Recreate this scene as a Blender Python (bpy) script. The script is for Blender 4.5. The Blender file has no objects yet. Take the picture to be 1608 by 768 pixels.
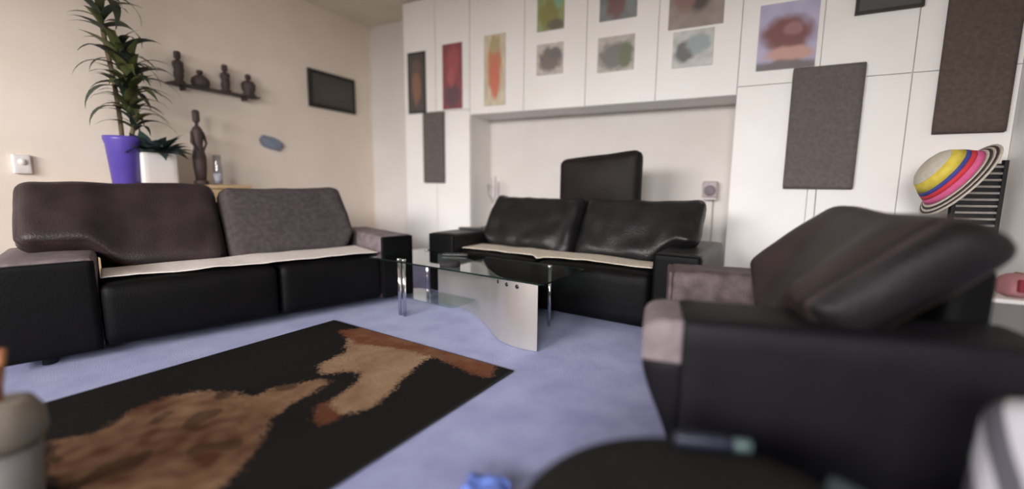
import bpy, bmesh, math, random
from mathutils import Vector, Matrix, noise

random.seed(7)
S = bpy.context.scene
COL = S.collection

# ------------------------------------------------------------------ camera
FPX, CAMH, PITCH, ROLL, YAW = 686.0, 0.95, 0.136, 0.009, 0.47
fw = Vector((-math.sin(YAW)*math.cos(PITCH), math.cos(YAW)*math.cos(PITCH), -math.sin(PITCH)))
rt = Vector((math.cos(YAW), math.sin(YAW), 0.0))
up = rt.cross(fw)
rt, up = rt*math.cos(ROLL)+up*math.sin(ROLL), -rt*math.sin(ROLL)+up*math.cos(ROLL)
cd = bpy.data.cameras.new('camera'); cam = bpy.data.objects.new('camera', cd); COL.objects.link(cam)
cd.sensor_width = 36.0; cd.lens = 36.0*FPX/1608.0; cd.clip_start = 0.02
cam.matrix_world = Matrix(((rt.x, up.x, -fw.x, 0), (rt.y, up.y, -fw.y, 0), (rt.z, up.z, -fw.z, CAMH), (0, 0, 0, 1)))
cd.dof.use_dof = True; cd.dof.focus_distance = 2.6; cd.dof.aperture_fstop = 0.36
S.camera = cam

# ------------------------------------------------------------------ light
S.view_settings.view_transform = 'Standard'; S.view_settings.look = 'None'
S.view_settings.gamma = 1.0; S.view_settings.use_curve_mapping = False
S.view_settings.exposure = 0.0
W = bpy.data.worlds.new('world'); S.world = W; W.use_nodes = True
W.node_tree.nodes['Background'].inputs[0].default_value = (1.0, 0.93, 0.83, 1)
W.node_tree.nodes['Background'].inputs[1].default_value = 2.5

def area(name, loc, rot, sx, sy, power, colr):
    l = bpy.data.lights.new(name, 'AREA'); l.shape = 'RECTANGLE'; l.size = sx; l.size_y = sy
    l.energy = power; l.color = colr
    o = bpy.data.objects.new(name, l); o.location = loc; o.rotation_euler = rot; COL.objects.link(o)
    return o
# bright sky outside, above the roofs opposite, entering by the two windows in the wall behind the camera
area('sky_daylight', (0.2, -6.1, 2.80), (math.radians(87), 0, 0), 13.0, 1.6, 2900, (0.985, 0.965, 0.985))

# ------------------------------------------------------------------ materials
MATS = {}
def srgb(r, g, b):
    f = lambda c: (c/255/12.92) if c/255 <= 0.04045 else ((c/255+0.055)/1.055)**2.4
    return (f(r), f(g), f(b), 1.0)
def mat(name, c1, c2=None, rough=0.6, scale=8.0, bump=0.0, bscale=None, metal=0.0, spec=0.5, detail=4.0, coat=0.0, sheen=0.0):
    if name in MATS: return MATS[name]
    m = bpy.data.materials.new(name); m.use_nodes = True; nt = m.node_tree; N = nt.nodes; L = nt.links
    b = N['Principled BSDF']
    b.inputs['Roughness'].default_value = rough; b.inputs['Metallic'].default_value = metal
    b.inputs['Specular IOR Level'].default_value = spec
    b.inputs['Coat Weight'].default_value = coat
    b.inputs['Sheen Weight'].default_value = sheen
    tc = N.new('ShaderNodeTexCoord')
    if c2 is None: c2 = tuple(min(1, c*1.12) for c in c1[:3]) + (1,)
    n = N.new('ShaderNodeTexNoise'); n.inputs['Scale'].default_value = scale; n.inputs['Detail'].default_value = detail
    r = N.new('ShaderNodeValToRGB'); r.color_ramp.elements[0].position = 0.32; r.color_ramp.elements[1].position = 0.68
    r.color_ramp.elements[0].color = c1; r.color_ramp.elements[1].color = c2
    L.new(tc.outputs['Object'], n.inputs['Vector']); L.new(n.outputs['Fac'], r.inputs[0]); L.new(r.outputs[0], b.inputs['Base Color'])
    if bump:
        n2 = N.new('ShaderNodeTexNoise'); n2.inputs['Scale'].default_value = bscale or scale*10; n2.inputs['Detail'].default_value = 3
        bp = N.new('ShaderNodeBump'); bp.inputs['Strength'].default_value = bump; bp.inputs['Distance'].default_value = 0.01
        L.new(tc.outputs['Object'], n2.inputs['Vector']); L.new(n2.outputs['Fac'], bp.inputs['Height']); L.new(bp.outputs[0], b.inputs['Normal'])
    MATS[name] = m; return m
def printmat():
    if 'print' in MATS: return MATS['print']
    m = bpy.data.materials.new('print'); m.use_nodes = True; nt = m.node_tree
    a = nt.nodes.new('ShaderNodeVertexColor'); a.layer_name = 'Col'
    b = nt.nodes['Principled BSDF']; b.inputs['Roughness'].default_value = 0.55
    nt.links.new(a.outputs[0], b.inputs['Base Color']); MATS['print'] = m; return m
def glassmat(name, tint, ior=1.52):
    m = bpy.data.materials.new(name); m.use_nodes = True; nt = m.node_tree; N = nt.nodes; L = nt.links
    N.remove(N['Principled BSDF'])
    t = N.new('ShaderNodeBsdfTransparent'); t.inputs[0].default_value = tint
    g = N.new('ShaderNodeBsdfGlossy'); g.inputs['Roughness'].default_value = 0.015
    fr = N.new('ShaderNodeFresnel'); fr.inputs[0].default_value = ior
    ge = N.new('ShaderNodeNewGeometry')
    iv = N.new('ShaderNodeMath'); iv.operation = 'SUBTRACT'; iv.inputs[0].default_value = 1.0
    mu = N.new('ShaderNodeMath'); mu.operation = 'MULTIPLY'
    mx = N.new('ShaderNodeMixShader')
    L.new(ge.outputs['Backfacing'], iv.inputs[1]); a1 = N.new('ShaderNodeMath'); a1.operation = 'ADD'; a1.inputs[1].default_value = 1.0
    d1 = N.new('ShaderNodeMath'); d1.operation = 'DIVIDE'; m2_ = N.new('ShaderNodeMath'); m2_.operation = 'MULTIPLY'; m2_.inputs[1].default_value = 2.0
    L.new(fr.outputs[0], a1.inputs[0]); L.new(fr.outputs[0], m2_.inputs[0]); L.new(m2_.outputs[0], d1.inputs[0]); L.new(a1.outputs[0], d1.inputs[1])
    L.new(iv.outputs[0], mu.inputs[0]); L.new(d1.outputs[0], mu.inputs[1])
    L.new(mu.outputs[0], mx.inputs[0]); L.new(t.outputs[0], mx.inputs[1]); L.new(g.outputs[0], mx.inputs[2])
    L.new(mx.outputs[0], N['Material Output'].inputs[0]); MATS[name] = m; return m

M_white = mat('cabinet_white', srgb(236, 232, 227), srgb(242, 238, 234), 0.45, 2.0, spec=0.4)
M_wallb = mat('wall_beige', srgb(236, 223, 208), srgb(240, 228, 214), 0.9, 3.0, 0.05, 60, spec=0.2)
M_wallw = mat('wall_white', srgb(228, 222, 214), srgb(233, 228, 221), 0.9, 3.0, 0.05, 60, spec=0.2)
M_wallg = mat('wall_grey', srgb(226, 224, 220), srgb(232, 230, 226), 0.9, 4.0, 0.1, 80, spec=0.2)
M_carpet = mat('carpet_blue', srgb(143, 147, 193), srgb(162, 168, 210), 0.95, 5.0, 0.5, 220, spec=0.1, sheen=0.2)
M_black = mat('leather_black', srgb(7, 7, 8), srgb(12, 11, 12), 0.55, 6.0, 0.2, 120, spec=0.12)
M_black2 = mat('leather_black_soft', srgb(20, 19, 20), srgb(29, 28, 29), 0.4, 5.0, 0.3, 90, spec=0.35)
M_brown = mat('leather_worn_brown', srgb(34, 25, 27), srgb(52, 40, 43), 0.45, 5.0, 0.35, 110, spec=0.35)
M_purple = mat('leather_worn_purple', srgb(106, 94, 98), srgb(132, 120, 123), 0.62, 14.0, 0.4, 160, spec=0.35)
M_suede = mat('suede_grey', srgb(62, 55, 57), srgb(78, 70, 71), 0.8, 30.0, 0.5, 160, spec=0.25)
M_dkbrown = mat('leather_dark_brown', srgb(38, 29, 29), srgb(50, 39, 38), 0.55, 6.0, 0.3, 110, spec=0.4)
M_char = mat('leather_charcoal', srgb(18, 17, 20), srgb(24, 23, 26), 0.55, 5.0, 0.25, 120, spec=0.15)
M_mat = mat('woven_cream', srgb(228, 219, 212), srgb(240, 232, 226), 0.9, 40.0, 0.6, 260, spec=0.2)
M_mat2 = mat('woven_tan', srgb(206, 195, 178), srgb(222, 212, 197), 0.9, 40.0, 0.6, 260, spec=0.2)
M_chrome = mat('chrome', (0.75, 0.75, 0.75, 1), (0.8, 0.8, 0.8, 1), 0.12, 3.0, metal=1.0)
M_silver = mat('brushed_silver', srgb(196, 190, 184), srgb(206, 200, 194), 0.36, 3.0, metal=0.75)
M_dark = mat('dark_plastic', srgb(30, 30, 32), srgb(38, 38, 40), 0.4, 8.0)
M_puck = mat('puck_fabric', srgb(34, 31, 37), srgb(44, 41, 47), 0.8, 60.0, 0.4, 300)
M_fabgrey = mat('speaker_cloth_grey', srgb(98, 90, 88), srgb(110, 102, 99), 0.9, 40.0, 0.4, 300, spec=0.15)
M_fabbrn = mat('speaker_cloth_brown', srgb(86, 74, 68), srgb(98, 85, 79), 0.9, 40.0, 0.4, 300, spec=0.15)
M_spk = mat('speaker_grey', srgb(168, 158, 160), srgb(176, 166, 168), 0.5, 10.0)
M_spkd = mat('speaker_grille', srgb(120, 110, 114), srgb(130, 120, 124), 0.7, 60.0)
M_wood = mat('light_wood', srgb(190, 160, 120), srgb(206, 178, 140), 0.5, 6.0)
M_wood2 = mat('brown_wood', srgb(128, 88, 62), srgb(146, 104, 76), 0.5, 9.0)
M_carved = mat('carved_dark_wood', srgb(58, 46, 44), srgb(74, 60, 57), 0.6, 12.0, 0.3)
M_pot = mat('glaze_blue_violet', srgb(78, 62, 150), srgb(90, 74, 164), 0.35, 6.0)
M_potw = mat('white_ceramic', srgb(226, 220, 216), srgb(234, 228, 224), 0.4, 5.0)
M_soil = mat('soil', srgb(40, 30, 24), srgb(60, 46, 36), 0.95, 40.0, 0.8, 100)
M_leaf = mat('leaf_green', srgb(62, 68, 36), srgb(92, 96, 54), 0.5, 9.0)
M_leafd = mat('leaf_dark', srgb(40, 48, 38), srgb(56, 66, 52), 0.5, 9.0)
M_leafc = mat('leaf_teal', srgb(46, 60, 58), srgb(66, 82, 78), 0.5, 9.0)
M_trunk = mat('trunk_bark', srgb(88, 74, 56), srgb(112, 96, 74), 0.9, 20.0, 0.6, 60)
M_blackframe = mat('black_frame', srgb(24, 21, 19), srgb(32, 28, 25), 0.5, 8.0)
M_rugback = mat('rug_edge', srgb(26, 24, 24), srgb(36, 33, 33), 0.95, 30.0)
M_glass = glassmat('table_glass', (0.86, 0.93, 0.90, 1))
M_glass2 = glassmat('clear_glass', (0.88, 0.9, 0.93, 1), 1.5)
M_pane = glassmat('window_glass', (.985, .985, .98, 1), 1.45)
M_ceil = mat('ceiling_white', srgb(234, 224, 206), srgb(238, 229, 212), 0.95, 3.0, spec=0.1)
M_steel = mat('window_frame_white', srgb(235, 235, 235), None, 0.4)

# ------------------------------------------------------------------ helpers
def link(o): COL.objects.link(o); return o
def obj(name, me, m, parent=None, loc=None, rot=None, smooth=True):
    o = bpy.data.objects.new(name, me); link(o)
    if m is not None and len(me.materials) == 0: me.materials.append(m)
    if parent is not None: o.parent = parent
    if loc is not None: o.location = loc
    if rot is not None: o.rotation_euler = rot
    if smooth: me.shade_smooth()
    return o
def tag(o, label=None, cat=None, group=None, kind=None):
    if label: o['label'] = label
    if cat: o['category'] = cat
    if group: o['group'] = group
    if kind: o['kind'] = kind
    return o
def thing(name, label, cat, loc=(0, 0, 0), rz=0.0, group=None):
    o = bpy.data.objects.new(name, None); link(o); o.location = loc; o.rotation_euler = (0, 0, rz)
    o.empty_display_size = 0.05
    return tag(o, label, cat, group)
def mesh(name, vs, fs):
    me = bpy.data.meshes.new(name); me.from_pydata([tuple(v) for v in vs], [], fs); me.update(); return me
def bm2(name, bm):
    bmesh.ops.recalc_face_normals(bm, faces=bm.faces)
    me = bpy.data.meshes.new(name); bm.to_mesh(me); bm.free(); return me
def box(x0, x1, y0, y1, z0, z1, bev=0.0, seg=2):
    bm = bmesh.new(); bmesh.ops.create_cube(bm, size=1.0)
    for v in bm.verts:
        v.co = Vector((x0+(v.co.x+.5)*(x1-x0), y0+(v.co.y+.5)*(y1-y0), z0+(v.co.z+.5)*(z1-z0)))
    if bev: bmesh.ops.bevel(bm, geom=bm.edges[:], offset=bev, segments=seg, affect='EDGES', profile=0.5)
    return bm2('box', bm)
def flat(o):
    o.data.shade_flat(); return o
def rbox(hx, hy, hz, r, n=(12, 6, 8), fn=None):
    """cube grid with rounded edges; fn(Vector, unit) -> Vector deforms it"""
    bm = bmesh.new(); vd = {}
    def vert(i, j, k):
        key = (i, j, k)
        if key not in vd:
            def g(t, m):  # denser near the edges
                s = 2.0*t/m-1.0
                return math.copysign(1-(1-abs(s))**1.6, s)
            p = Vector((g(i, n[0])*hx, g(j, n[1])*hy, g(k, n[2])*hz)); un = Vector((p.x/hx, p.y/hy, p.z/hz))
            q = Vector((max(-(hx-r), min(hx-r, p.x)), max(-(hy-r), min(hy-r, p.y)), max(-(hz-r), min(hz-r, p.z))))
            d = p-q
            if d.length > 1e-9: p = q+d.normalized()*min(r, r)
            if fn: p = fn(p, un)
            vd[key] = bm.verts.new(p)
        return vd[key]
    A, B, Cn = n
    def quad(a, b, c, d): bm.faces.new((vert(*a), vert(*b), vert(*c), vert(*d)))
    for i in range(A):
        for j in range(B):
            quad((i, j, 0), (i, j+1, 0), (i+1, j+1, 0), (i+1, j, 0)); quad((i, j, Cn), (i+1, j, Cn), (i+1, j+1, Cn), (i, j+1, Cn))
        for k in range(Cn):
            quad((i, 0, k), (i+1, 0, k), (i+1, 0, k+1), (i, 0, k+1)); quad((i, B, k), (i, B, k+1), (i+1, B, k+1), (i+1, B, k))
    for j in range(B):
        for k in range(Cn):
            quad((0, j, k), (0, j, k+1), (0, j+1, k+1), (0, j+1, k)); quad((A, j, k), (A, j+1, k), (A, j+1, k+1), (A, j, k+1))
    return bm2('rounded', bm)
def lathe(prof, n=24, cap=True):
    vs, fs = [], []
    for (r, z) in prof:
        for i in range(n):
            a = 2*math.pi*i/n; vs.append((r*math.cos(a), r*math.sin(a), z))
    for k in range(len(prof)-1):
        for i in range(n):
            j = (i+1) % n; fs.append((k*n+i, k*n+j, (k+1)*n+j, (k+1)*n+i))
    if cap:
        fs.append(tuple(reversed(range(n)))); fs.append(tuple(range((len(prof)-1)*n, len(prof)*n)))
    return mesh('lathe', vs, fs)
def tube(path, r, n=10, cap=True):
    vs, fs = [], []; P = [Vector(p) for p in path]; prev = None
    rr = r if isinstance(r, (list, tuple)) else [r]*len(P)
    for i, p in enumerate(P):
        t = (P[min(i+1, len(P)-1)]-P[max(i-1, 0)]).normalized()
        a = Vector((0, 0, 1)) if abs(t.z) < .9 else Vector((1, 0, 0))
        if prev is not None: a = prev
        x = (a-t*a.dot(t)).normalized(); prev = x; y = t.cross(x)
        for k in range(n):
            q = 2*math.pi*k/n; vs.append(p+(x*math.cos(q)+y*math.sin(q))*rr[i])
    for i in range(len(P)-1):
        for k in range(n):
            j = (k+1) % n; fs.append((i*n+k, i*n+j, (i+1)*n+j, (i+1)*n+k))
    if cap: fs.append(tuple(reversed(range(n)))); fs.append(tuple(range((len(P)-1)*n, len(P)*n)))
    return mesh('tube', vs, fs)
def nz(p, s, seed=0.0): return noise.noise(Vector((p[0]*s+seed, p[1]*s-seed*.7, p[2]*s+seed*.3)))
def ss(x): x = max(0., min(1., x)); return x*x*(3-2*x)
def struct(name, me, m, parent=None):
    o = obj(name, me, m, parent, smooth=False); o['kind'] = 'structure'; return o

# ------------------------------------------------------------------ room
XL, XR, YB, YF, YC, ZC = -4.40, 1.57, 4.50, -2.10, 4.06, 2.95
struct('floor', box(XL-.12, XR+.12, YF-.12, YB+.12, -.1, 0), M_carpet)
struct('ceiling', box(XL-.12, XR+.12, YF-.12, YB+.12, ZC, ZC+.1), M_ceil)
struct('wall_left', box(XL-.12, XL, YF-.12, YB+.12, 0, ZC), M_wallb)
struct('wall_back', box(XL, XR, YB, YB+.12, 0, ZC), mat('niche_white', srgb(218, 212, 206), srgb(224, 218, 213), .7, 3.))
struct('wall_right', box(XR, XR+.12, YF-.12, YB+.12, 0, ZC), M_wallg)
# wall behind the camera with two window openings
wins = [(-3.5, -1.2, 1.0, 2.5), (-.5, 1.0, 1.0, 2.5)]
bm = bmesh.new()
def addb(bm, x0, x1, y0, y1, z0, z1):
    r = bmesh.ops.create_cube(bm, size=1.0)
    for v in r['verts']: v.co = Vector((x0+(v.co.x+.5)*(x1-x0), y0+(v.co.y+.5)*(y1-y0), z0+(v.co.z+.5)*(z1-z0)))
addb(bm, XL, XR, YF-.12, YF, 0, 1.0); addb(bm, XL, XR, YF-.12, YF, 2.5, ZC)
addb(bm, XL, -3.5, YF-.12, YF, 1.0, 2.5); addb(bm, -1.2, -.5, YF-.12, YF, 1.0, 2.5); addb(bm, 1.0, XR, YF-.12, YF, 1.0, 2.5)
struct('wall_front', bm2('wf', bm), M_wallw)
for i, (a, b, c, d) in enumerate(wins):
    bm = bmesh.new()
    for q in ((a, a+.05, c, d), (b-.05, b, c, d), (a, b, c, c+.05), (a, b, d-.05, d), ((a+b)/2-.03, (a+b)/2+.03, c, d)):
        addb(bm, q[0], q[1], YF-.08, YF-.03, q[2], q[3])
    w = struct('window_%d' % (i+1), bm2('wfr', bm), M_steel)
    obj('pane', box(a+.04, b-.04, YF-.058, YF-.052, c+.04, d-.04), M_pane, w, smooth=False)
    obj('window_sill', box(a-.05, b+.05, YF-.02, YF+.14, c-.035, c, .005), M_steel, w)
struct('baseboard_left', box(XL, XL+.014, YF, YB, 0, .07), M_wallw)
struct('baseboard_back', box(XL+.014, -3.46, YB-.014, YB, 0, .07), M_wallw)

# ------------------------------------------------------------------ white wall unit
def door(parent, x0, x1, z0, z1, y=YC):
    g = .0025
    return obj('door', box(x0+g, x1-g, y, y+.019, z0+g, z1-g, .0015, 1), M_white, parent, smooth=False)
t = thing('tall_cabinet', 'tall white cabinet left of the niche with dark and crimson prints', 'cabinet')
obj('body', box(-3.46, -2.58, YC+.02, YB, 0, ZC-.01), M_white, t, smooth=False)
obj('plinth', box(-3.45, -2.59, YC+.03, YC+.04, 0, .08), M_white, t, smooth=False)
for a, b in ((-3.46, -3.02), (-3.02, -2.58)):
    door(t, a, b, .08, 1.742); door(t, a, b, 1.742, ZC-.012)
t = thing('overhead_cabinet', 'white overhead cabinet bridging the niche with photo prints on doors', 'cabinet')
obj('body', box(-2.579, -.051, YC+.02, YB, 1.68, ZC-.01), M_white, t, smooth=False)
for k in range(4):
    door(t, -2.579+k*.632, -2.579+(k+1)*.632, 1.68, ZC-.012)
t = thing('tall_cabinet', 'tall white cabinet right of the niche behind the armchair', 'cabinet')
obj('body', box(-.05, XR, YC+.02, YB, 0, ZC-.01), M_white, t, smooth=False)
for k in range(3):
    door(t, -.05+k*.54, -.05+(k+1)*.54, .08, 1.742); door(t, -.05+k*.54, -.05+(k+1)*.54, 1.742, ZC-.012)

# ------------------------------------------------------------------ upholstery
def cushion_mesh(w, h, th, puff, seed, wr=.006, n=(30, 8, 22), r=None, ears=0.0):
    r = r or th*.42
    def fn(p, u):
        b = max(0, 1-u.x**2)*max(0, 1-u.z**2)
        p.y += (1 if u.y > 0 else -1)*abs(u.y)*puff*b**.6 if abs(u.y) > .01 else 0
        s = 1+.02*nz(u, 1.6, seed)
        p.x *= s
        p.z += ears*ss((abs(u.x)-.72)/.28)*ss((u.z-.4)/.6) + .012*nz((u.x, 0, u.z), 1.8, seed+5)
        # creases running in from the lower edge
        cr = nz((u.x*3.2, 0, u.z*1.1), 1.7, seed+9)
        p.y += wr*cr*2.0*(1-abs(u.z)*.3)+wr*1.3*nz((p.x, p.y, p.z*.6), 15, seed)*ss((.3-u.z)/.9)
        return p
    return rbox(w/2, th/2, h/2, r, n, fn)

def arm_mesh(x0, x1, y0, y1, z0, z1, seed):
    hx, hy, hz = (x1-x0)/2, (y1-y0)/2, (z1-z0)/2; c = Vector(((x0+x1)/2, (y0+y1)/2, (z0+z1)/2))
    def fn(p, u):
        p = p + Vector((0, 0, .006*nz((u.x, u.y*2, 0), 1.5, seed)*(1 if u.z > .5 else 0)))
        p.x += .004*nz((u.x, u.y*2, u.z), 2.0, seed+3)
        return p+c
    return rbox(hx, hy, hz, .03, (8, 12, 8), fn)

def make_seat(root, spec):
    a, w, za, zs, d = spec['a'], spec['w'], spec['za'], spec['zs'], spec['d']
    sd = spec['seed']
    obj('base', box(-a+.002, a-.002, .10, d-.04, .05, .22, .01), spec['m_front'], root, smooth=False)
    bf = rbox(a+w*.55 if spec.get('wideback') else a-.01, .07, (spec['zback']-.1)/2, .045, (18, 5, 8))
    obj('back_frame', bf, spec['m_frame'], root, loc=(0, d-.08, .1+(spec['zback']-.1)/2))
    for s in (-1, 1):
        w = spec.get('wl', spec['w']) if s < 0 else spec.get('wr_arm', spec['w'])
        x0, x1 = (a, a+w) if s > 0 else (-a-w, -a)
        ar = obj('arm', arm_mesh(x0, x1, .012, d, .045, za, sd+s), spec.get('m_arm_near', spec['m_arm']) if s > 0 else spec['m_arm'], root)
        hz = (za-.055)/2
        nose = spec.get('nose', 0.0) if s > 0 else 0.0
        def fnp(p, u, nose=nose):
            if u.y < 0: p.y -= nose*(1-.6*max(0, u.z)**4)
            return p
        pz0, pz1 = .05, za-.006
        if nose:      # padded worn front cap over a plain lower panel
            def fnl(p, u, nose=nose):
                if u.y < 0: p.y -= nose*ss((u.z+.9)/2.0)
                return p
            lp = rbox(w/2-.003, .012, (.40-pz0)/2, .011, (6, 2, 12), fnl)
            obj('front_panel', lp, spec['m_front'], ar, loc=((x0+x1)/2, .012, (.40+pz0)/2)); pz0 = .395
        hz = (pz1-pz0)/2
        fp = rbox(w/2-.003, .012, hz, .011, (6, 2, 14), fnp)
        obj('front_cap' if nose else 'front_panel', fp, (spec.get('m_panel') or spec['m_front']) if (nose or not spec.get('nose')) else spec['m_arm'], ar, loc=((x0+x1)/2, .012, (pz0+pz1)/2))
    splits = spec['splits']
    for i in range(len(splits)-1):
        x0, x1 = splits[i]+.004, splits[i+1]-.004
        hx, hy, hz = (x1-x0)/2, .36, (zs-.06)/2; c = Vector(((x0+x1)/2, .34, .06+hz))
        def fn(p, u, c=c, i=i):
            if u.z > .5: p.z += .012*max(0, 1-u.x**2)*max(0, 1-u.y**2)-.004
            if u.y < -.5: p.y -= .012*max(0, 1-u.x**2)*max(0, 1-u.z**2)
            p.z += .006*nz((u.x*2, u.y*2, i*3), 1.3, sd)*(u.z > .5)
            return p+c
        obj('seat_cushion', rbox(hx, hy, hz, .045, (22, 12, 10), fn), spec['m_seat'], root)
    for (fx, fy) in ((-1, .1), (1, .1), (-1, d-.1), (1, d-.1)):
        obj('foot', lathe([(.028, 0), (.028, .05), (.032, .055)], 12), M_dark, root, loc=(fx*(a+w-.06), fy, 0))
    L = math.radians(spec.get('lean', 33)); v0 = spec.get('v0', .33)
    upv = Vector((0, math.sin(L), math.cos(L))); nr = Vector((0, math.cos(L), -math.sin(L)))
    for i, (u0, u1, zt, m, th) in enumerate(spec['cush']):
        hgt = (zt-zs-.005)/math.cos(L)
        me = cushion_mesh(u1-u0, hgt, th, .028, sd*3.1+i*7.7, spec.get('wr', .006), ears=spec.get('ears', .004))
        c = Vector(((u0+u1)/2, v0, zs+.008))+upv*(hgt/2)+nr*(th/2)
        R = Matrix.Rotation(-L, 3, 'X')
        for vtx in me.vertices:
            p = R @ vtx.co + c
            ov = ss((abs(p.x)-(a-.16))/.21)            # part lying over the arm is pushed up onto it
            low = (za-zs+spec.get('lift', .02))*ov*(1-max(0.0, min(1.0, (p.z-zs)/(zt-zs))))
            p.z += low
            p.z = max(p.z, zs+.004)
            vtx.co = p
        bc = obj('back_cushion', me, m, root)
        if spec.get('m_end'):      # the near end of the pillow is a darker panel with a seam round it
            me.materials.append(spec['m_end']); lim = u1-.045
            for pf in me.polygons:
                if all(me.vertices[k].co.x > lim for k in pf.vertices): pf.material_index = 1
            best = {}
            for vtx in me.vertices:
                if lim-.03 < vtx.co.x < lim+.03:
                    kz = round(vtx.co.z/.03)
                    if kz not in best or vtx.co.y < best[kz].y: best[kz] = vtx.co.copy()
            path = [best[k]+Vector((0, -.002, 0)) for k in sorted(best)]
            if len(path) > 4: obj('seam', tube(path[1:], .0045, 6), spec['m_end'], bc)
    return root

DIM = dict(a=.802, w=.278, za=.545, zs=.412, d=.86)
lsofa = thing('leather_sofa', 'two-seat sofa with worn purplish brown back cushions along the beige wall', 'sofa', (-2.695, 1.773, 0), 1.217)
make_seat(lsofa, dict(DIM, seed=1.3, zback=.80, m_front=M_black, m_seat=M_black, m_arm=M_purple, m_frame=M_brown, splits=(-.802, .07, .802), wl=.40,
          cush=((-1.13, -.135, .965, M_brown, .21), (-.125, .78, .935, M_suede, .20)), wr=.004, lean=32, lift=.05, v0=.375))
bsofa = thing('leather_sofa', 'two-seat black leather sofa standing in front of the white niche', 'sofa', (-1.226, 2.834, 0), -.114)
make_seat(bsofa, dict(DIM, seed=4.1, zback=.72, m_front=M_black, m_seat=M_black, m_arm=M_black2, m_frame=M_black2, splits=(-.802, -.03, .802),
          cush=((-.80, .075, .865, M_black2, .19), (.085, .985, .865, M_black2, .20)), wr=.010, lean=30, ears=.022))
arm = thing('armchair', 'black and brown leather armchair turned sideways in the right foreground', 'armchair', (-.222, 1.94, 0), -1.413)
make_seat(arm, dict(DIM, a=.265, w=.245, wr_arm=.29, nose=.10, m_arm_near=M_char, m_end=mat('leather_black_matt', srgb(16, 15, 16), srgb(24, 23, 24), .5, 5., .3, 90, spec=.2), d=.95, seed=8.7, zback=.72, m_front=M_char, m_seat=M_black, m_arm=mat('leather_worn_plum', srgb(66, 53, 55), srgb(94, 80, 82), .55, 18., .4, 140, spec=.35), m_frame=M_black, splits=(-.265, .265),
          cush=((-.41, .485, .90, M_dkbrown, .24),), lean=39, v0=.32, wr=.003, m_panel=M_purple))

# seat throws
def throw_mesh(u0, u1, v0, v1, zbase, seed, notch=None, nx=70, ny=24, thk=.006, vleft=None):
    top, bot = [], []
    for j in range(ny+1):
        for i in range(nx+1):
            s, q = i/nx, j/ny
            u = u0+(u1-u0)*s
            f = v0 if vleft is None else vleft+(v0-vleft)*min(1, s*1.6)
            v = f+.010*nz((u*4, 0, 0), 1.5, seed)*(1-q)+(v1-f)*q
            z = zbase+.008+.007*nz((u*3, v*3, 0), 1.4, seed)+.004*nz((u*11, v*11, 0), 1, seed)*(1-q)
            z += .006*max(0, 1-((u)/.8)**2)
            if notch is not None:
                z -= .012*math.exp(-((u-notch)/.03)**2)*(1-q); v -= .035*math.exp(-((u-notch)/.035)**2)*(1-q)
            top.append((u, v, z+thk)); bot.append((u, v, z))
    n = len(top); vs = top+bot; fs = []
    R = nx+1
    for j in range(ny):
        for i in range(nx):
            a = j*R+i; fs.append((a, a+1, a+R+1, a+R)); fs.append((n+a, n+a+R, n+a+R+1, n+a+1))
    for i in range(nx):
        fs.append((i, n+i, n+i+1, i+1)); b = ny*R+i; fs.append((b, b+1, n+b+1, n+b))
    for j in range(ny):
        a = j*R; fs.append((a, a+R, n+a+R, n+a)); b = j*R+nx; fs.append((b, n+b, n+b+R, b+R))
    return mesh('throw', vs, fs)
o = obj('seat_throw', throw_mesh(-.79, .775, -.01, .41, .418, 2.0, vleft=.07), M_mat, loc=(-2.695, 1.773, 0), rot=(0, 0, 1.217))
tag(o, 'cream woven throw spread over the seats of the worn brown sofa', 'throw')
o = obj('seat_throw', throw_mesh(-.79, .775, .10, .36, .418, 5.0, notch=-.05), M_mat2, loc=(-1.226, 2.834, 0), rot=(0, 0, -.114))
tag(o, 'beige woven throw lying on the seats of the black leather sofa', 'throw')

# loose cushion standing on the back frame of the black sofa
c, s_ = math.cos(-.114), math.sin(-.114)
def bs(u, v, z): return (-1.226+u*c-v*s_, 2.834+u*s_+v*c, z)
def fnc(p, u):
    p.z += .03*u.x*(u.z > 0)*u.z + .01*nz(u, 1.5, 3); p.y += (.03*(1-u.x**2)*(1-u.z**2))*u.y; return p
o = obj('back_pillow', rbox(.36, .07, .238, .06, (20, 6, 16), fnc), mat('leather_pillow', srgb(24, 18, 18), srgb(32, 25, 25), .55, 6., .3, 110, spec=.2), loc=bs(.085, .865, .968), rot=(0, 0, -.114))
tag(o, 'dark brown leather pillow standing up behind the black sofa', 'cushion')

# ------------------------------------------------------------------ coffee table
TL, TW, TZ = 1.52, .55, .41
tb = thing('coffee_table', 'glass coffee table with curved silver panel and chrome legs', 'table', (-1.635, 2.61, 0), -.143)
def rrect(hx, hy, r, n=8):
    pts = []
    for (cx, cy, a0) in ((hx-r, hy-r, 0), (-hx+r, hy-r, 90), (-hx+r, -hy+r, 180), (hx-r, -hy+r, 270)):
        for k in range(n+1):
            a = math.radians(a0+90*k/n); pts.append((cx+r*math.cos(a), cy+r*math.sin(a)))
    return pts
def slab(pts, z0, z1):
    n = len(pts); vs = [(x, y, z0) for x, y in pts]+[(x, y, z1) for x, y in pts]
    fs = [tuple(reversed(range(n))), tuple(range(n, 2*n))]+[(i, (i+1) % n, n+(i+1) % n, n+i) for i in range(n)]
    return mesh('slab', vs, fs)
gt = slab([(x+.02, y-.06) for x, y in rrect(TL/2, TW/2, .03)], TZ-.010, TZ)
gt.materials.append(M_glass); gt.materials.append(mat('glass_edge', srgb(18, 26, 24), srgb(30, 42, 38), .15, 6.))
for k, pf in enumerate(gt.polygons): pf.material_index = 0 if k < 2 else 1
obj('glass_top', gt, None, tb, smooth=False)
obj('glass_shelf', slab(rrect(.30, .13, .03), .135, .143), M_glass, tb, loc=(-.24, -.16, 0), smooth=False)
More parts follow.
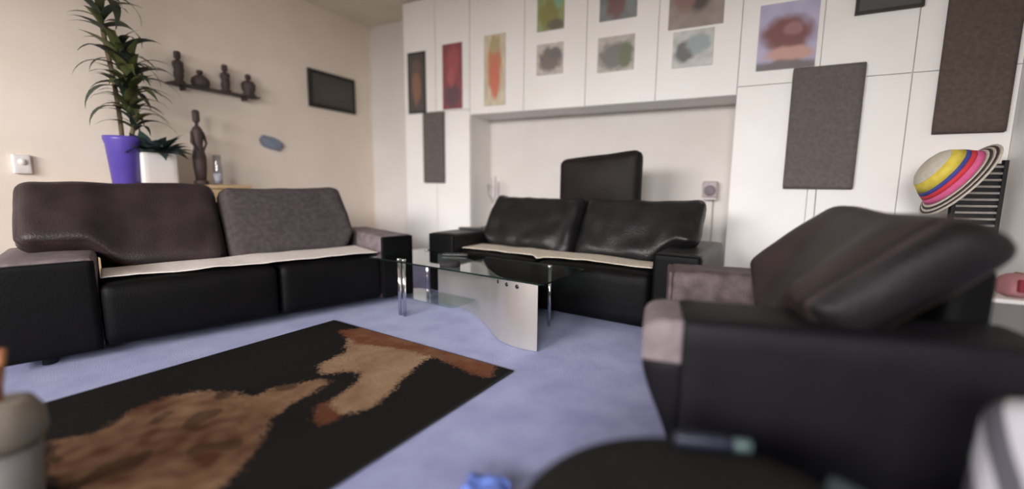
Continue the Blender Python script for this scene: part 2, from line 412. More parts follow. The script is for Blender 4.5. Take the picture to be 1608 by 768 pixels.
# S-shaped metal sheet
ctrl = [(.73, -.30), (.67, -.312), (.60, -.315), (.52, -.305), (.43, -.27), (.33, -.20), (.20, -.10), (.05, 0.0), (-.10, .08), (-.25, .115), (-.38, .13), (-.48, .135)]
def cat(P, m=6):
    out = []
    for i in range(len(P)-1):
        p0, p1, p2, p3 = P[max(i-1, 0)], P[i], P[i+1], P[min(i+2, len(P)-1)]
        for k in range(m):
            t = k/m
            out.append(tuple(.5*((2*p1[d])+(-p0[d]+p2[d])*t+(2*p0[d]-5*p1[d]+4*p2[d]-p3[d])*t*t+(-p0[d]+3*p1[d]-3*p2[d]+p3[d])*t**3) for d in range(len(p1))))
    out.append(tuple(P[-1])); return out
cv = cat(ctrl); vs, fs = [], []
def cnorm(i):
    a, b = cv[max(i-1, 0)], cv[min(i+1, len(cv)-1)]; d = Vector((b[0]-a[0], b[1]-a[1], 0)).normalized(); return Vector((d.y, -d.x, 0))
for i, p in enumerate(cv):
    nn = cnorm(i)*.004
    for (sg, z) in ((1, .004), (1, TZ-.011), (-1, TZ-.011), (-1, .004)): vs.append((p[0]+sg*nn.x, p[1]+sg*nn.y, z))
for i in range(len(cv)-1):
    for k in range(4): fs.append((i*4+k, i*4+(k+1) % 4, (i+1)*4+(k+1) % 4, (i+1)*4+k))
fs += [(0, 3, 2, 1), tuple(len(vs)-4+k for k in range(4))]
bm = bmesh.new(); bmv = [bm.verts.new(v) for v in vs]
for f_ in fs: bm.faces.new([bmv[i] for i in f_])
sp = obj('curved_panel', bm2('spanel', bm), M_silver, tb, smooth=True)
try:
    md = sp.modifiers.new('edge', 'EDGE_SPLIT'); md.split_angle = math.radians(40)
except Exception: pass
for idx in (12, 18, 24):
    p = cv[idx]; nn = cnorm(idx); 
    if nn.y > 0: nn = -nn
    h = obj('hole', lathe([(.0125, 0), (.0125, .002)], 16), M_dark, sp, loc=(p[0]+nn.x*.0042, p[1]+nn.y*.0042, .368))
    h.rotation_euler = nn.to_track_quat('Z', 'Y').to_euler()
for (x, y) in ((-.45, -.29), (-.40, -.29), (.545, .15), (-.62, .15)):
    lg = obj('leg', tube([(x, y, .0), (x, y, TZ-.010)], .012, 14), M_chrome, tb)
    obj('cap', lathe([(.018, 0), (.018, .006), (.014, .009)], 16), M_chrome, lg, loc=(x, y, TZ))
tc_, ts_ = math.cos(-.143), math.sin(-.143)
def tloc(u, v, z): return (-1.635+u*tc_-v*ts_, 2.61+u*ts_+v*tc_, z)
o = thing('round_speaker', 'dark grey round puck on the glass coffee table', 'speaker', tloc(.02, -.26, TZ+.0006))
obj('body', lathe([(.055, 0), (.066, .006), (.068, .018), (.066, .030), (.058, .036), (.03, .038)], 32), M_puck, o)
obj('base_ring', lathe([(.05, .0005), (.0675, .0015), (.0675, .005), (.05, .0055)], 32), M_dark, o)
def remote(label, loc, rz, l=.19):
    o = thing('remote_control', label, 'remote control', loc, rz)
    obj('body', rbox(l/2, .024, .009, .007, (14, 4, 3)), M_dark, o, loc=(0, 0, .0095))
    for i in range(5):
        for j in (-1, 0, 1): obj('button', lathe([(.0045, 0), (.004, .002)], 8), M_spkd, o, loc=(-l*.32+i*l*.15, j*.013, .0175))
    return o
remote('flat dark remote control on the glass table behind the round puck', tloc(-.25, .085, TZ), math.radians(22), .20)
remote('black remote control lying on the left arm of the black sofa', bs(-.94, .40, .5485), math.radians(20), .22)

# ------------------------------------------------------------------ rug with printed animal
RX, RY, RROT = -1.80, .93, -.105
rc, rs = math.cos(RROT), math.sin(RROT)
def pix0(x, y):   # design taken off the photograph: floor point of a picture position, in rug coordinates
    d = fw+rt*((x-804)/FPX)-up*((y-384)/FPX); k = -CAMH/d.z; X, Y = d.x*k-RX, d.y*k-RY
    return (X*rc+Y*rs, -X*rs+Y*rc)
def poly(*pts): return [pix0(*p) for p in pts]
body = poly((75, 700), (110, 690), (157, 682), (210, 645), (262, 626), (319, 617), (375, 621), (397, 628), (431, 611), (506, 598), (520, 604), (469, 632), (425, 660), (412, 690), (400, 716), (350, 768), (300, 800), (150, 800), (80, 750))
back = poly((500, 576), (544, 556), (545, 530), (580, 536), (640, 548), (682, 560), (646, 584), (613, 620), (585, 644), (535, 656), (500, 662), (490, 650), (523, 632), (560, 603), (566, 586), (505, 590))
branch = poly((530, 522), (576, 516), (630, 527), (687, 547), (741, 560), (780, 578), (768, 598), (728, 584), (687, 566), (630, 550), (560, 542))
tail = poly((497, 640), (520, 632), (535, 660), (505, 672), (490, 660))
def inside(P, x, y):
    r = False; n = len(P); j = n-1
    for i in range(n):
        if (P[i][1] > y) != (P[j][1] > y) and x < (P[j][0]-P[i][0])*(y-P[i][1])/(P[j][1]-P[i][1])+P[i][0]: r = not r
        j = i
    return r
def lerp(a, b, t): return tuple(a[i]+(b[i]-a[i])*t for i in range(3))+(1,)
hx, hy = .735, 1.05
BLK, TAN, BRN, RED, PAL = srgb(26, 24, 24), srgb(128, 100, 78), srgb(74, 46, 32), srgb(104, 64, 46), srgb(158, 132, 106)
nx, ny = 230, 330; vs, cols, fs = [], [], []
for j in range(ny+1):
    for i in range(nx+1):
        x, y = -hx+2*hx*i/nx, -hy+2*hy*j/ny
        wx, wy = x+.012*noise.noise((x*9, y*9, 0))+random.gauss(0, .011), y+.012*noise.noise((x*9+5, y*9, 2))+random.gauss(0, .011)
        cc = BLK; n1 = noise.noise((x*6, y*6, 1))*.5+noise.noise((x*17, y*17, 4))*.35
        zz = .0
        if inside(body, wx, wy):
            cc = lerp(BRN, TAN, max(0, min(1, .35+n1*1.3+.5*ss((wy+.15)/.35)))); 
            if noise.noise((x*8+3, y*8, 7)) > .22: cc = lerp(cc, srgb(50, 36, 26), .6)
        elif inside(branch, wx, wy): cc = lerp(RED, TAN, max(0, min(1, .2+n1)))
        elif inside(back, wx, wy): cc = lerp(TAN, PAL, max(0, min(1, .4+n1)))
        if inside(tail, wx, wy): cc = lerp(RED, BRN, .4+.3*n1)
        vs.append((x, y, .010+.0012*noise.noise((x*60, y*60, 0)))); cols.append(cc)
R = nx+1
for j in range(ny):
    for i in range(nx): a = j*R+i; fs.append((a, a+1, a+R+1, a+R))
me = mesh('rugpile', vs, fs)
ca = me.color_attributes.new('Col', 'FLOAT_COLOR', 'POINT')
ca.data.foreach_set('color', [q for cc in cols for q in cc])
rug = thing('area_rug', 'black rug with brown animal print on the blue carpet', 'rug', (RX, RY, 0), RROT)
mr = printmat().copy(); mr.name = 'rug_print'; mr.node_tree.nodes['Principled BSDF'].inputs['Roughness'].default_value = .95
mr.node_tree.nodes['Principled BSDF'].inputs['Specular IOR Level'].default_value = .1
obj('pile', me, mr, rug)
obj('backing', box(-hx-.008, hx+.008, -hy-.008, hy+.008, .001, .009, .003), M_rugback, rug, smooth=False)

# ------------------------------------------------------------------ prints on the walls
def print_mesh(w, h, fnc_, n=36):
    vs, cols, fs = [], [], []
    for j in range(n+1):
        for i in range(n+1):
            s, q = i/n, j/n; vs.append(((s-.5)*w, 0, (q-.5)*h)); cols.append(fnc_(s, q))
    for j in range(n):
        for i in range(n): a = j*(n+1)+i; fs.append((a, a+1, a+n+2, a+n+1))
    me = mesh('print', vs, fs); c_ = me.color_attributes.new('Col', 'FLOAT_COLOR', 'POINT')
    c_.data.foreach_set('color', [q for cc in cols for q in cc]); return me
def blobs(bg, items, seed=0., amp=.3):
    """items: (cx, cy, rx, ry, colour)"""
    def f(s, q):
        k = noise.noise((s*5+seed, q*5, seed)); c0 = tuple(max(0, v*(1+amp*k)) for v in bg[:3])+(1,)
        for (cx, cy, rx, ry, cl) in items:
            d = math.hypot((s-cx)/rx, (q-cy)/ry)+.25*noise.noise((s*6+seed, q*6, 3))
            c0 = lerp(c0, cl, 1-ss((d-.7)/.6))
        return lerp(c0, (.42, .39, .35), .12)
    return f
def picture(name, label, x0, x1, z0, z1, fnc_, frame=None, y=YC, cat='picture', th=.008, group=None):
    w, h = x1-x0, z1-z0
    o = thing(name, label, cat, ((x0+x1)/2, y-.0015, (z0+z1)/2), 0, group)
    obj('board' if frame is None else 'frame', box(-w/2, w/2, -th, 0, -h/2, h/2, .0015, 1), frame or M_potw, o, smooth=False)
    b = .0 if frame is None else .018
    obj('print', print_mesh(w-2*b-.002, h-2*b-.002, fnc_), printmat(), o, loc=(0, -th-.001, 0))
    return o
G = srgb
picture('wall_print', 'tall dark print with brown figure on the left white cabinet', -3.40, -3.15, 1.74, 2.40,
        blobs(G(52, 44, 42), [(.5, .45, .3, .32, G(132, 86, 64)), (.5, .78, .3, .12, G(92, 66, 54))], 1.), M_blackframe)
picture('wall_print', 'tall crimson print on the left white cabinet', -2.92, -2.665, 1.755, 2.43,
        blobs(G(132, 42, 52), [(.55, .75, .3, .2, G(160, 60, 72)), (.5, .2, .4, .18, G(84, 40, 62)), (.45, .5, .2, .15, G(168, 72, 78))], 2.))
picture('wall_print', 'tall narrow orange figure print beside the overhead photos', -2.40, -2.15, 1.755, 2.45,
        blobs(G(206, 192, 166), [(.5, .55, .32, .40, G(196, 122, 84)), (.5, .4, .2, .3, G(204, 104, 78)), (.5, .85, .22, .12, G(176, 160, 110))], 3.))
PG = 'photo prints on the overhead cabinet'
picture('photo_print', 'green photo print at top left of the overhead cabinet', -1.81, -1.535, 2.40, 2.82,
        blobs(G(142, 152, 96), [(.45, .35, .4, .3, G(128, 126, 52)), (.8, .75, .2, .3, G(120, 168, 130)), (.7, .1, .3, .12, G(92, 84, 62))], 4.), group=PG)
picture('photo_print', 'grey and plum photo print in the middle of the top row', -1.20, -.87, 2.40, 2.80,
        blobs(G(112, 116, 116), [(.45, .4, .25, .4, G(106, 66, 68)), (.85, .5, .15, .4, G(120, 128, 132))], 5.), group=PG)
picture('photo_print', 'large taupe photo print with dark centre at top right of overhead cabinet', -.605, -.185, 2.245, 2.70,
        blobs(G(140, 126, 116), [(.55, .55, .2, .3, G(58, 42, 38)), (.3, .6, .2, .3, G(130, 92, 84))], 6.), group=PG)
picture('photo_print', 'small grey brown photo print below the green one', -1.81, -1.535, 2.0, 2.285,
        blobs(G(196, 188, 178), [(.5, .48, .42, .38, G(112, 98, 94)), (.7, .65, .22, .2, G(98, 94, 94))], 7.), group=PG)
picture('photo_print', 'small grey green landscape photo print in the middle of lower row', -1.205, -.878, 1.965, 2.265,
        blobs(G(186, 180, 170), [(.5, .42, .45, .38, G(112, 108, 102)), (.78, .45, .2, .36, G(98, 106, 78))], 8.), group=PG)
picture('photo_print', 'small pale blue grey photo print at right of the lower row', -.56, -.245, 1.935, 2.225,
        blobs(G(196, 196, 192), [(.3, .42, .24, .3, G(92, 94, 94)), (.65, .6, .3, .28, G(150, 162, 164))], 9.), group=PG)
picture('wall_painting', 'painting of red brown shape on pale violet above the grey wall panel', .07, .455, 1.845, 2.33,
        blobs(G(176, 170, 200), [(.5, .52, .42, .27, G(112, 46, 44)), (.55, .22, .4, .12, G(196, 150, 136)), (.5, .04, .6, .1, G(104, 92, 98)), (.6, .6, .15, .1, G(150, 96, 100))], 10., .12))
picture('wall_print', 'small dark red print partly cut off at the top edge', .40, .50, 2.345, 2.55,
        blobs(G(110, 50, 56), [(.5, .5, .3, .3, G(140, 70, 70))], 11.))
picture('wall_picture', 'black framed picture at the top edge above the right cabinet', .665, 1.04, 2.165, 2.45,
        blobs(G(36, 36, 34), [(.5, .5, .4, .3, G(50, 50, 46))], 12.), M_blackframe, th=.03)

def panel(label, x0, x1, z0, z1, m, cable=None):
    o = thing('wall_panel', label, 'wall panel', ((x0+x1)/2, YC-.002, z0))
    w, h = x1-x0, z1-z0
    obj('cloth_cover', rbox(w/2, .018, h/2, .008, (6, 3, 12)), m, o, loc=(0, -.019, h/2))
    obj('edge_frame', box(-w/2+.004, w/2-.004, -.012, -.001, -.003, h+.003), M_dark, o, smooth=False)
    if cable: obj('cable', tube([(0.0, -.006, .0), (.004, -.006, -.3), (-.006, -.006, cable)], .0025, 6), M_spkd, o)
    return o
panel('tall narrow grey cloth panel below the dark and crimson prints', -3.18, -2.90, .965, 1.735, M_fabgrey)
panel('tall grey cloth panel with thin cable on the right cabinet', .322, .765, .94, 1.838, M_fabgrey, -.85)
panel('dark brown cloth panel hanging in the right corner', 1.165, 1.53, 1.32, 2.75, M_fabbrn)

# small satellite speaker on the niche wall
o = thing('satellite_speaker', 'small grey satellite speaker on the niche wall', 'speaker', (-.215, YB-.002, .84))
obj('cabinet', rbox(.062, .05, .078, .012, (6, 5, 6)), M_spk, o, loc=(0, -.051, .08))
obj('grille', lathe([(.05, 0), (.046, .006), (.02, .010)], 24), M_spkd, o, loc=(0, -.1005, .072), rot=(math.pi/2, 0, 0))
obj('base_lip', box(-.062, .062, -.11, -.001, -.008, .003, .002), M_potw, o, smooth=False)
obj('cable', tube([(.03, -.03, .0), (.03, -.012, -.08), (.034, -.008, -.3), (.02, -.008, -.8)], .004, 6), M_spkd, o)

# thin wire ornament left in the niche
o = thing('wire_ornament', 'thin grey wire ornament in the niche behind the black sofa', 'ornament', (-2.45, 4.30, 0))
obj('stem', tube([(0, 0, 0), (0, 0, 1.02)], .006, 8), M_spk, o)
obj('base', lathe([(.09, 0), (.09, .012), (.02, .02)], 20), M_spk, o)
for dx, z0_, z1_ in ((.05, .82, 1.04), (.09, .80, .98), (-.035, .84, .96)):
    obj('prong', tube([(0, 0, z0_-.06), (dx, 0, z0_), (dx, 0, z1_)], .006, 6), M_spkd, o)
obj('crossbar', tube([(-.06, 0, .93), (.02, 0, .93)], .005, 6), M_spk, o)

# ------------------------------------------------------------------ left wall: picture, shelf, plaque
def wall_left_pic(name, label, y0, y1, z0, z1, fnc_):
    w, h = y1-y0, z1-z0
    o = thing(name, label, 'picture', (XL+.0015, (y0+y1)/2, (z0+z1)/2), math.pi/2)
    obj('frame', box(-w/2, w/2, -.028, 0, -h/2, h/2, .004), M_blackframe, o, smooth=False)
    obj('print', print_mesh(w-.09, h-.09, fnc_), printmat(), o, loc=(0, -.0295, 0))
    return o
wall_left_pic('framed_picture', 'dark picture in a black frame on the beige wall', 3.52, 4.20, 1.815, 2.235,
              blobs(G(42, 34, 28), [(.5, .5, .4, .3, G(58, 46, 36))], 13.))
o = thing('wall_shelf', 'narrow dark shelf with carved figurines on the beige wall', 'shelf', (XL+.0015, 2.50, 1.79))
obj('board', box(0, .11, -.40, .38, -.014, 0, .003), M_carved, o, smooth=False)
for y in (-.28, .26): obj('bracket', box(0, .08, y-.008, y+.008, -.05, -.014, .003), M_carved, o, smooth=False)
FIG = {}
def figurine(label, y, h, kind, x=.055):
    o = thing('figurine', label, 'figurine', (XL+x, y, 1.7905), random.uniform(-.3, .3), 'carved figurines on the wall shelf')
    k = h
    prof = {'tall': [(.036, 0), (.036, .012), (.022, .03), (.030, .25*k), (.024, .42*k), (.032, .56*k), (.030, .66*k), (.012, .72*k), (.011, .76*k)],
            'broad': [(.048, 0), (.048, .014), (.036, .03), (.046, .3*k), (.050, .5*k), (.040, .64*k), (.014, .70*k), (.012, .75*k)],
            'low': [(.05, 0), (.052, .02), (.056, .3*k), (.05, .5*k), (.03, .66*k), (.013, .72*k)]}[kind]
    prof = [(r_*1.3, z_) for r_, z_ in prof]
    obj('torso', lathe(prof, 16), M_carved, o)
    obj('head', rbox(.022, .024, .125*k, .015, (6, 6, 6)), M_carved, o, loc=(0, 0, .865*k))
    for s in (-1, 1):
        obj('arm', tube([(s*prof[5][0]*.8, 0, .62*k), (s*.05, .012, .44*k), (s*.018, .03, .36*k)], [.009, .008, .007], 8), M_carved, o)
    return o
figurine('tallest dark carved figurine at the left end of the shelf', 2.19, .27, 'tall')
figurine('low squat dark figurine second from the left on the shelf', 2.36, .15, 'low')
figurine('slim dark figurine with long neck third on the wall shelf', 2.58, .25, 'tall')
figurine('broad dark figurine at the right end of the shelf', 2.80, .21, 'broad')
o = thing('wall_plaque', 'small blue grey oval plaque on the beige wall', 'plaque', (XL+.002, 3.03, 1.36))
obj('plate', rbox(.012, .12, .06, .011, (4, 14, 8), lambda p, u: Vector((p.x, p.y*(1-.25*u.z*u.z), p.z-.02*u.y))), mat('plaque_blue', srgb(120, 128, 148), srgb(138, 146, 164), .5, 9.), o, loc=(.013, 0, 0))
obj('rim', tube([(.02, .125*math.cos(a*math.pi/12), .058*math.sin(a*math.pi/12)-.02*math.cos(a*math.pi/12)) for a in range(25)], .006, 6), mat('plaque_rim', srgb(92, 96, 112), None, .5), o)
o = thing('thermostat', 'small white box on the wall at the far left', 'wall box', (XL+.0015, 1.185, 1.06))
obj('cover', rbox(.016, .045, .065, .008, (4, 6, 6)), M_potw, o, loc=(.016, 0, 0))
obj('dial', lathe([(.022, 0), (.020, .010)], 16), M_white, o, loc=(.031, 0, .015), rot=(0, math.pi/2, 0))

# ------------------------------------------------------------------ sideboard with plants behind the left sofa
SB = .925
o = thing('sideboard', 'light wooden sideboard behind the worn brown sofa', 'sideboard', (XL+.016, 2.02, 0))
obj('body', box(.0, .36, -.56, .50, .06, SB-.03), M_wood, o, smooth=False)
obj('top', box(-.0, .385, -.585, .525, SB-.03, SB, .004), M_wood, o, smooth=False)
for k in range(2):
    d_ = obj('door', box(.36, .378, -.555+k*.53, -.03+k*.53, .08, SB-.04, .003), M_wood, o, smooth=False)
    obj('knob', lathe([(.008, 0), (.014, .012), (.012, .02)], 12), M_chrome, d_, loc=(.378, (-.07 if k == 0 else .02), .55), rot=(0, math.pi/2, 0))
for x in (.04, .32):
    for y in (-.5, .44): obj('leg', box(x-.02, x+.02, y-.02, y+.02, 0, .06), M_wood2, o, smooth=False)

def leaf_mesh(l, w, bend, fold=.15, n=9):
    vs, fs = [], []
    x = z = 0.; a = 0.
    for i in range(n+1):
        s = i/n; ww = w*(math.sin(math.pi*min(1, .12+s*.88))**.7)*(1-s**4)*.5+.0015
        for q in (-1, 0, 1): vs.append((x-fold*0, q*ww, z+(abs(q)*ww*fold*2)))
        a = bend*s; x += l/n*math.cos(a); z -= l/n*math.sin(a)
    for i in range(n):
        for q in range(2): b = i*3+q; fs.append((b, b+1, b+4, b+3))
    return mesh('leaf', vs, fs)
LEAVES = [leaf_mesh(l, w, b) for l, w, b in ((.34, .060, 1.5), (.42, .064, 1.9), (.30, .056, 1.1), (.38, .066, 2.3))]
for k, me in enumerate(LEAVES): me.materials.append(M_leafd if k % 2 else M_leaf); me.shade_smooth()
PX, PY = XL+.22, 1.68
pl = thing('potted_dracaena', 'tall green leafy plant in a blue violet pot on the sideboard', 'plant', (PX, PY, SB+.0005))
obj('pot', lathe([(.08, 0), (.085, .004), (.105, .30), (.115, .335), (.115, .36), (.102, .36), (.098, .32)], 28), M_pot, pl)
obj('soil', lathe([(.0, .32), (.099, .322)], 24, cap=False), M_soil, pl)
stems = [[(0, 0, .30), (.02, -.01, .55), (.01, -.02, .80), (-.0, -.04, 1.05), (.0, -.05, 1.30), (0, -.05, 1.5)], [(.02, .03, .30), (.05, .06, .45), (.06, .07, .62), (.05, .10, .75)]]
for st in stems: obj('trunk', tube(cat(st, 4), .016, 8), M_trunk, pl)
def crown(c, nl, tilt0, tilt1, sc):
    for i in range(nl):
        a = i*2.399+random.uniform(-.2, .2); q = i/max(1, nl-1); t = tilt0+(tilt1-tilt0)*q
        if c[0]+.3*math.cos(a) < -.18: t += .5
        o = bpy.data.objects.new('leaf', LEAVES[random.randrange(4)]); link(o); o.parent = pl
        o.location = (c[0], c[1], c[2]-.16*(1-q)*sc); o.rotation_euler = (random.uniform(-.3, .3), -t, a); s = sc*random.uniform(.85, 1.15); 
        # keep clear of the wall
        if math.cos(a) < 0: s *= (1-.55*abs(math.cos(a)))
        o.scale = (s, s*1.1, s)
crown((.0, -.05, 1.46), 20, .2, 1.4, .95)
crown((.01, -.05, 1.22), 14, .3, 1.3, .8)
crown((.04, .02, .98), 26, .4, 1.45, .85)
crown((.05, .06, .82), 30, .45, 1.5, .95)
crown((.05, .04, .66), 30, .5, 1.5, .85)
crown((.05, .06, .52), 22, .6, 1.5, .7)
pw = thing('potted_plant', 'low dark green plant in a white square planter on the sideboard', 'plant', (XL+.24, 1.87, SB+.0005))
obj('planter', rbox(.085, .125, .125, .02, (5, 7, 6)), M_potw, pw, loc=(0, 0, .1255))
LV2 = [leaf_mesh(.19, .085, 1.3), leaf_mesh(.22, .09, .9)]
for me in LV2: me.materials.append(M_leafc); me.shade_smooth()
for i in range(44):
    a = i*2.399; q = i/43
    o = bpy.data.objects.new('leaf', LV2[i % 2]); link(o); o.parent = pw
    o.location = (.03*math.cos(a), .09*math.sin(a), .24); o.rotation_euler = (random.uniform(-.3, .3), -(.25+1.2*q), a)
    s = 1.0 if math.cos(a) > -.3 else .6
    o.scale = (s, s, s)
st = thing('carved_statue', 'tall dark carved statue standing on the sideboard', 'statue', (XL+.22, 2.21, SB+.0005))
obj('plinth', lathe([(.055, 0), (.055, .03), (.045, .04)], 20), M_carved, st)
obj('torso', lathe([(.04, .04), (.05, .15), (.052, .24), (.034, .33), (.04, .40), (.046, .45), (.03, .49), (.014, .505), (.013, .53)], 20), M_carved, st)
obj('head', rbox(.024, .027, .055, .022, (6, 6, 8)), M_carved, st, loc=(0, 0, .583))
for s in (-1, 1): obj('arm', tube([(0, s*.042, .45), (.015, s*.058, .36), (.035, s*.02, .29)], [.013, .011, .009], 8), M_carved, st)
gv = thing('glass_vase', 'small clear grey glass vase beside the tall statue', 'vase', (XL+.27, 2.325, SB+.0005))
obj('vessel', lathe([(.03, 0), (.035, .004), (.04, .12), (.03, .2), (.034, .26), (.031, .26), (.027, .2), (.036, .12), (.03, .01)], 24), M_glass2, gv)
obj('filling', lathe([(.029, .012), (.034, .06), (.035, .10)], 20), mat('vase_filling', srgb(168, 164, 170), None, .6), gv)

# ------------------------------------------------------------------ right corner behind the armchair
def atw(x, y, w): return Vector((0, 0, CAMH))+(fw+rt*((x-804)/FPX)-up*((y-384)/FPX))*w
RKX, RKY = 1.29, 3.62
rk = thing('slatted_rack', 'black rack with pale horizontal slats behind the armchair', 'rack', (RKX, RKY, 0), .35)
for x in (-.125, .125):
    obj('upright', box(x-.012, x+.012, -.012, .012, 0, 1.12, .003), M_dark, rk, smooth=False)
    obj('foot', box(x-.014, x+.014, -.16, .16, 0, .025, .004), M_dark, rk, smooth=False)
obj('back_panel', box(-.113, .113, .004, .010, .30, 1.10), M_dark, rk, smooth=False)
M_slat = mat('slat_pale', srgb(150, 144, 138), srgb(170, 164, 158), .35, 20., metal=.3)
slat = box(-.113, .113, -.010, .004, -.007, .007, .003)
for k in range(20): obj('slat', slat, M_slat, rk, loc=(0, 0, .34+k*.039), smooth=False)

hv = (atw(1500, 285, 1.0)-Vector((0, 0, CAMH))).normalized(); hr = hv.cross(Vector((0, 0, 1))).normalized(); hu = hr.cross(hv)
hat_ax = (-hr*.80+hu*.56-hv*.30).normalized()
HC = atw(1503, 284, 2.66)
ht = thing('woven_hat', 'wide woven hat with yellow blue red and pink bands tilted on the rack', 'hat', HC)
ht.rotation_euler = hat_ax.to_track_quat('Z', 'Y').to_euler()
def ring(prof, n=40):
    vs, fs = [], []
    for (r, z) in prof:
        for i in range(n):
            a = 2*math.pi*i/n; vs.append((r*math.cos(a), r*math.sin(a), z))
    m = len(prof)
    for k in range(m):
        for i in range(n):
            j = (i+1) % n; k2 = (k+1) % m; fs.append((k*n+i, k*n+j, k2*n+j, k2*n+i))
    return mesh('ring', vs, fs)
M_straw = mat('straw_cream', srgb(196, 188, 172), srgb(212, 204, 190), .85, 40., .4)
M_strawb = mat('straw_black', srgb(52, 48, 46), srgb(66, 62, 60), .85, 40., .4)
bands = [('crown_top', 'straw_cream', None)]
obj('crown_top', lathe([(.002, .19), (.06, .186), (.10, .172), (.125, .152), (.127, .150)][::-1], 40, cap=True), M_straw, ht)
def hband(name, r0, z0, r1, z1, m): return obj(name, ring([(r0, z0), (r1, z1), (r1-.006, z1), (r0-.006, z0)]), m, ht)
M_yel = mat('band_yellow', srgb(206, 184, 62), srgb(222, 200, 84), .8, 30.)
M_blu = mat('band_blue', srgb(58, 62, 134), srgb(70, 74, 150), .8, 30.)
M_red = mat('band_red', srgb(196, 44, 54), srgb(210, 58, 66), .8, 30.)
M_pnk = mat('band_pink', srgb(204, 84, 132), srgb(216, 100, 146), .8, 30.)
hband('band', .160, .098, .127, .150, M_yel); hband('band', .170, .078, .1601, .098, M_blu); hband('band', .180, .055, .1701, .078, M_red); hband('band', .195, .025, .1801, .055, M_pnk)
r = .195; z = .025; i = 0
while r < .255:
    r2 = r+.0125; z2 = .025-.06*((r2-.195)/.09)+.03*((r2-.195)/.09)**2
    obj('brim_ring', ring([(r, z), (r2, z2), (r2, z2-.006), (r, z-.006)]), M_straw if i % 2 == 0 else M_strawb, ht)
    r, z, i = r2, z2, i+1

SX, SY = 1.22, 2.93
sd = thing('side_table', 'low pale side table behind the armchair at the right edge', 'table', (SX, SY, 0))
obj('top', box(-.18, .22, -.22, .22, .44, .46, .004), M_white, sd, smooth=False)
for x in (-.16, .2):
    for y in (-.2, .2): obj('leg', box(x-.014, x+.014, y-.014, y+.014, 0, .44), M_white, sd, smooth=False)
wd = bpy.data.meshes.new('wedge'); wd.from_pydata([(-.08, -.05, 0), (.08, -.05, 0), (.08, .05, 0), (-.08, .05, 0), (.075, -.05, .075), (.075, .05, .075)], [], [(3, 2, 1, 0), (0, 1, 4), (2, 3, 5), (1, 2, 5, 4), (0, 4, 5, 3)])
o = obj('wooden_wedge', wd, M_wood2, loc=(SX+.02, SY+.10, .4605), rot=(0, 0, .35), smooth=False); tag(o, 'brown wooden wedge on the low side table', 'wedge')
o = thing('cloth_pouch', 'blurred pink and red cloth pouch on the low side table', 'pouch', (SX-.03, SY-.12, .4605), .3)
obj('bag', rbox(.075, .06, .05, .04, (10, 8, 8), lambda p, u: Vector((p.x*(1-.2*max(0, u.z)), p.y, p.z+.008*nz(u, 2, 4)))), mat('pouch_pink', srgb(168, 112, 116), srgb(184, 130, 134), .8, 9.), o, loc=(0, 0, .052))
obj('flap', rbox(.055, .012, .03, .01, (8, 3, 5)), mat('pouch_red', srgb(138, 44, 56), srgb(152, 56, 68), .8, 9.), o, loc=(0, -.06, .06))

# ------------------------------------------------------------------ near foreground
po = thing('round_pouf', 'round dark grey pouf in the near foreground', 'pouf', (.02, .72, 0))
pr = [(.33, 0.0), (.35, .02), (.365, .10), (.375, .20), (.378, .26), (.372, .30), (.355, .325)]
obj('side', lathe(pr, 48), mat('pouf_dark', srgb(20, 19, 19), srgb(26, 25, 25), .8, 20., .3, 160, spec=.2), po)
obj('top_cushion', lathe([(.360, .322), (.356, .345), (.33, .362), (.25, .375), (.12, .381), (.005, .383)], 48), mat('pouf_top', srgb(22, 21, 21), srgb(28, 27, 27), .8, 20., .3, 160, spec=.2), po)
obj('piping', tube([(.362*math.cos(a*math.pi/24), .362*math.sin(a*math.pi/24), .324) for a in range(49)], .006, 6), M_dark, po)
def clothf(p, u):
    p.z += .02*nz((u.x*1.3, u.y*1.3, 0), 1.6, 8)*(u.z > 0); p.x *= 1+.15*nz(u, 1.2, 2); p.y *= 1+.15*nz(u, 1.2, 6); return p
o = obj('crumpled_cloth', rbox(.07, .055, .035, .03, (14, 12, 8), clothf), mat('cloth_blue', srgb(92, 116, 196), srgb(110, 134, 210), .8, 12., .3), loc=(-.60, 1.02, .042))
tag(o, 'bright blue crumpled cloth on the carpet beside the round pouf', 'cloth')
def bottle(label, loc, rz, m, m2, l=.2, k=.5):
    o = thing('small_bottle', label, 'bottle', loc, rz); rot = (0, math.pi/2, 0)
    obj('body', lathe([(.028*k, 0), (.032*k, .006), (.032*k, l*.66), (.026*k, l*.74), (.018*k, l*.78), (.018*k, l*.82)], 20), m, o, loc=(0, 0, .033*k), rot=rot)
    obj('cap', lathe([(.026*k, l*.8), (.028*k, l*.82), (.028*k, l*1.0), (.024*k, l*1.02)], 16), m2, o, loc=(0, 0, .033*k), rot=rot)
    return o
M_teal = mat('pale_teal', srgb(66, 84, 84), srgb(76, 94, 94), .4, 8.)
M_nav = mat('navy', srgb(20, 25, 42), srgb(26, 31, 50), .5, 8.)
bottle('small navy bottle with pale teal cap lying on the round pouf', (-.085, .985, .372), .28, M_nav, M_teal, .155, .5)
bottle('small dark teal bottle lying at the right rim of the round pouf', (.20, .965, .368), -.6, mat('dark_teal', srgb(34, 45, 47), srgb(42, 54, 56), .4, 8.), M_nav, .11, .55)

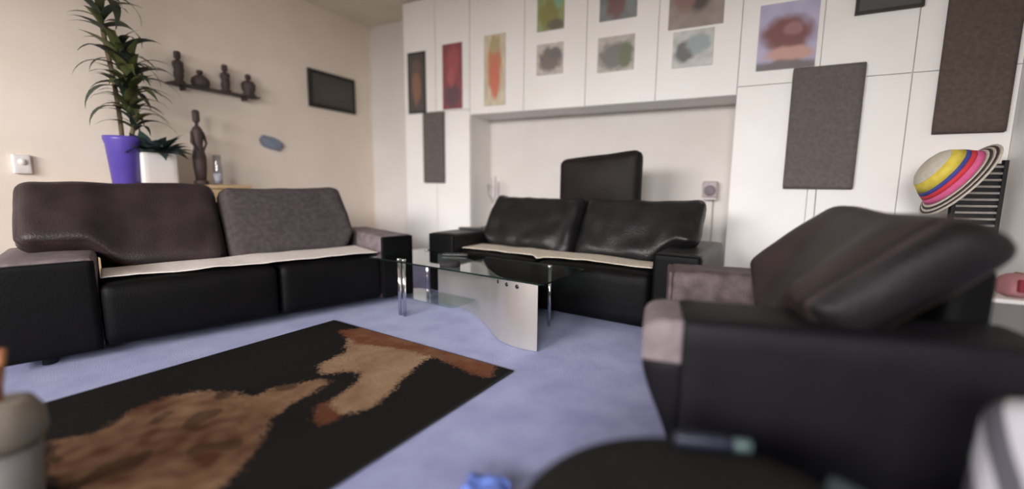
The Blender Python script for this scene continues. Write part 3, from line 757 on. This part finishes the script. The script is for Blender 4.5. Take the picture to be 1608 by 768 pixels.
# striped cushion at the lower right
def stripe_cush(p, u):
    p.y += .04*u.y*max(0, 1-u.x**2)*max(0, 1-u.z**2); p.z += .015*nz(u, 1.5, 9); return p
me = rbox(.26, .07, .26, .06, (26, 8, 24), stripe_cush)
ms = bpy.data.materials.new('zebra_stripes'); ms.use_nodes = True; nt = ms.node_tree; b = nt.nodes['Principled BSDF']; b.inputs['Roughness'].default_value = .85
tcn = nt.nodes.new('ShaderNodeTexCoord'); mp = nt.nodes.new('ShaderNodeMapping'); mp.inputs['Rotation'].default_value = (0, math.radians(20), 0)
wv = nt.nodes.new('ShaderNodeTexWave'); wv.inputs['Scale'].default_value = 4.2; wv.inputs['Distortion'].default_value = 2.5; wv.inputs['Detail'].default_value = 1.0
rp = nt.nodes.new('ShaderNodeValToRGB'); rp.color_ramp.elements[0].position = .42; rp.color_ramp.elements[1].position = .58
rp.color_ramp.elements[0].color = srgb(74, 72, 80); rp.color_ramp.elements[1].color = srgb(172, 170, 176)
nt.links.new(tcn.outputs['Object'], mp.inputs[0]); nt.links.new(mp.outputs[0], wv.inputs[0]); nt.links.new(wv.outputs[1], rp.inputs[0]); nt.links.new(rp.outputs[0], b.inputs['Base Color'])
o = obj('striped_cushion', me, ms, loc=(.71, 1.10, .26), rot=(math.radians(-14), 0, -.6)); tag(o, 'grey and white striped cushion at the lower right edge', 'cushion')

# floor vase at the lower left edge
vz = thing('floor_vase', 'grey floor vase with dried brown stalks at the lower left edge', 'vase', (-1.80, .375, 0))
obj('vessel', lathe([(.055, 0), (.062, .01), (.07, .14), (.078, .20), (.085, .23), (.074, .232), (.06, .2)], 28), mat('vase_grey', srgb(138, 134, 132), srgb(152, 148, 145), .6, 8.), vz)
obj('collar', lathe([(.079, .20), (.092, .235), (.09, .29), (.07, .33), (.05, .335)], 28), mat('vase_olive', srgb(112, 104, 94), srgb(126, 118, 107), .7, 12.), vz)
for k, (dx, dy, h) in enumerate(((-.01, .02, .48), (-.04, -.02, .50), (.015, -.01, .44))):
    obj('stalk', tube([(0, 0, .30), (dx*.5, dy*.5, .38), (dx, dy, h)], [.008, .007, .016], 8), mat('stalk_brown', srgb(150, 96, 62), srgb(166, 112, 76), .8, 12.), vz)
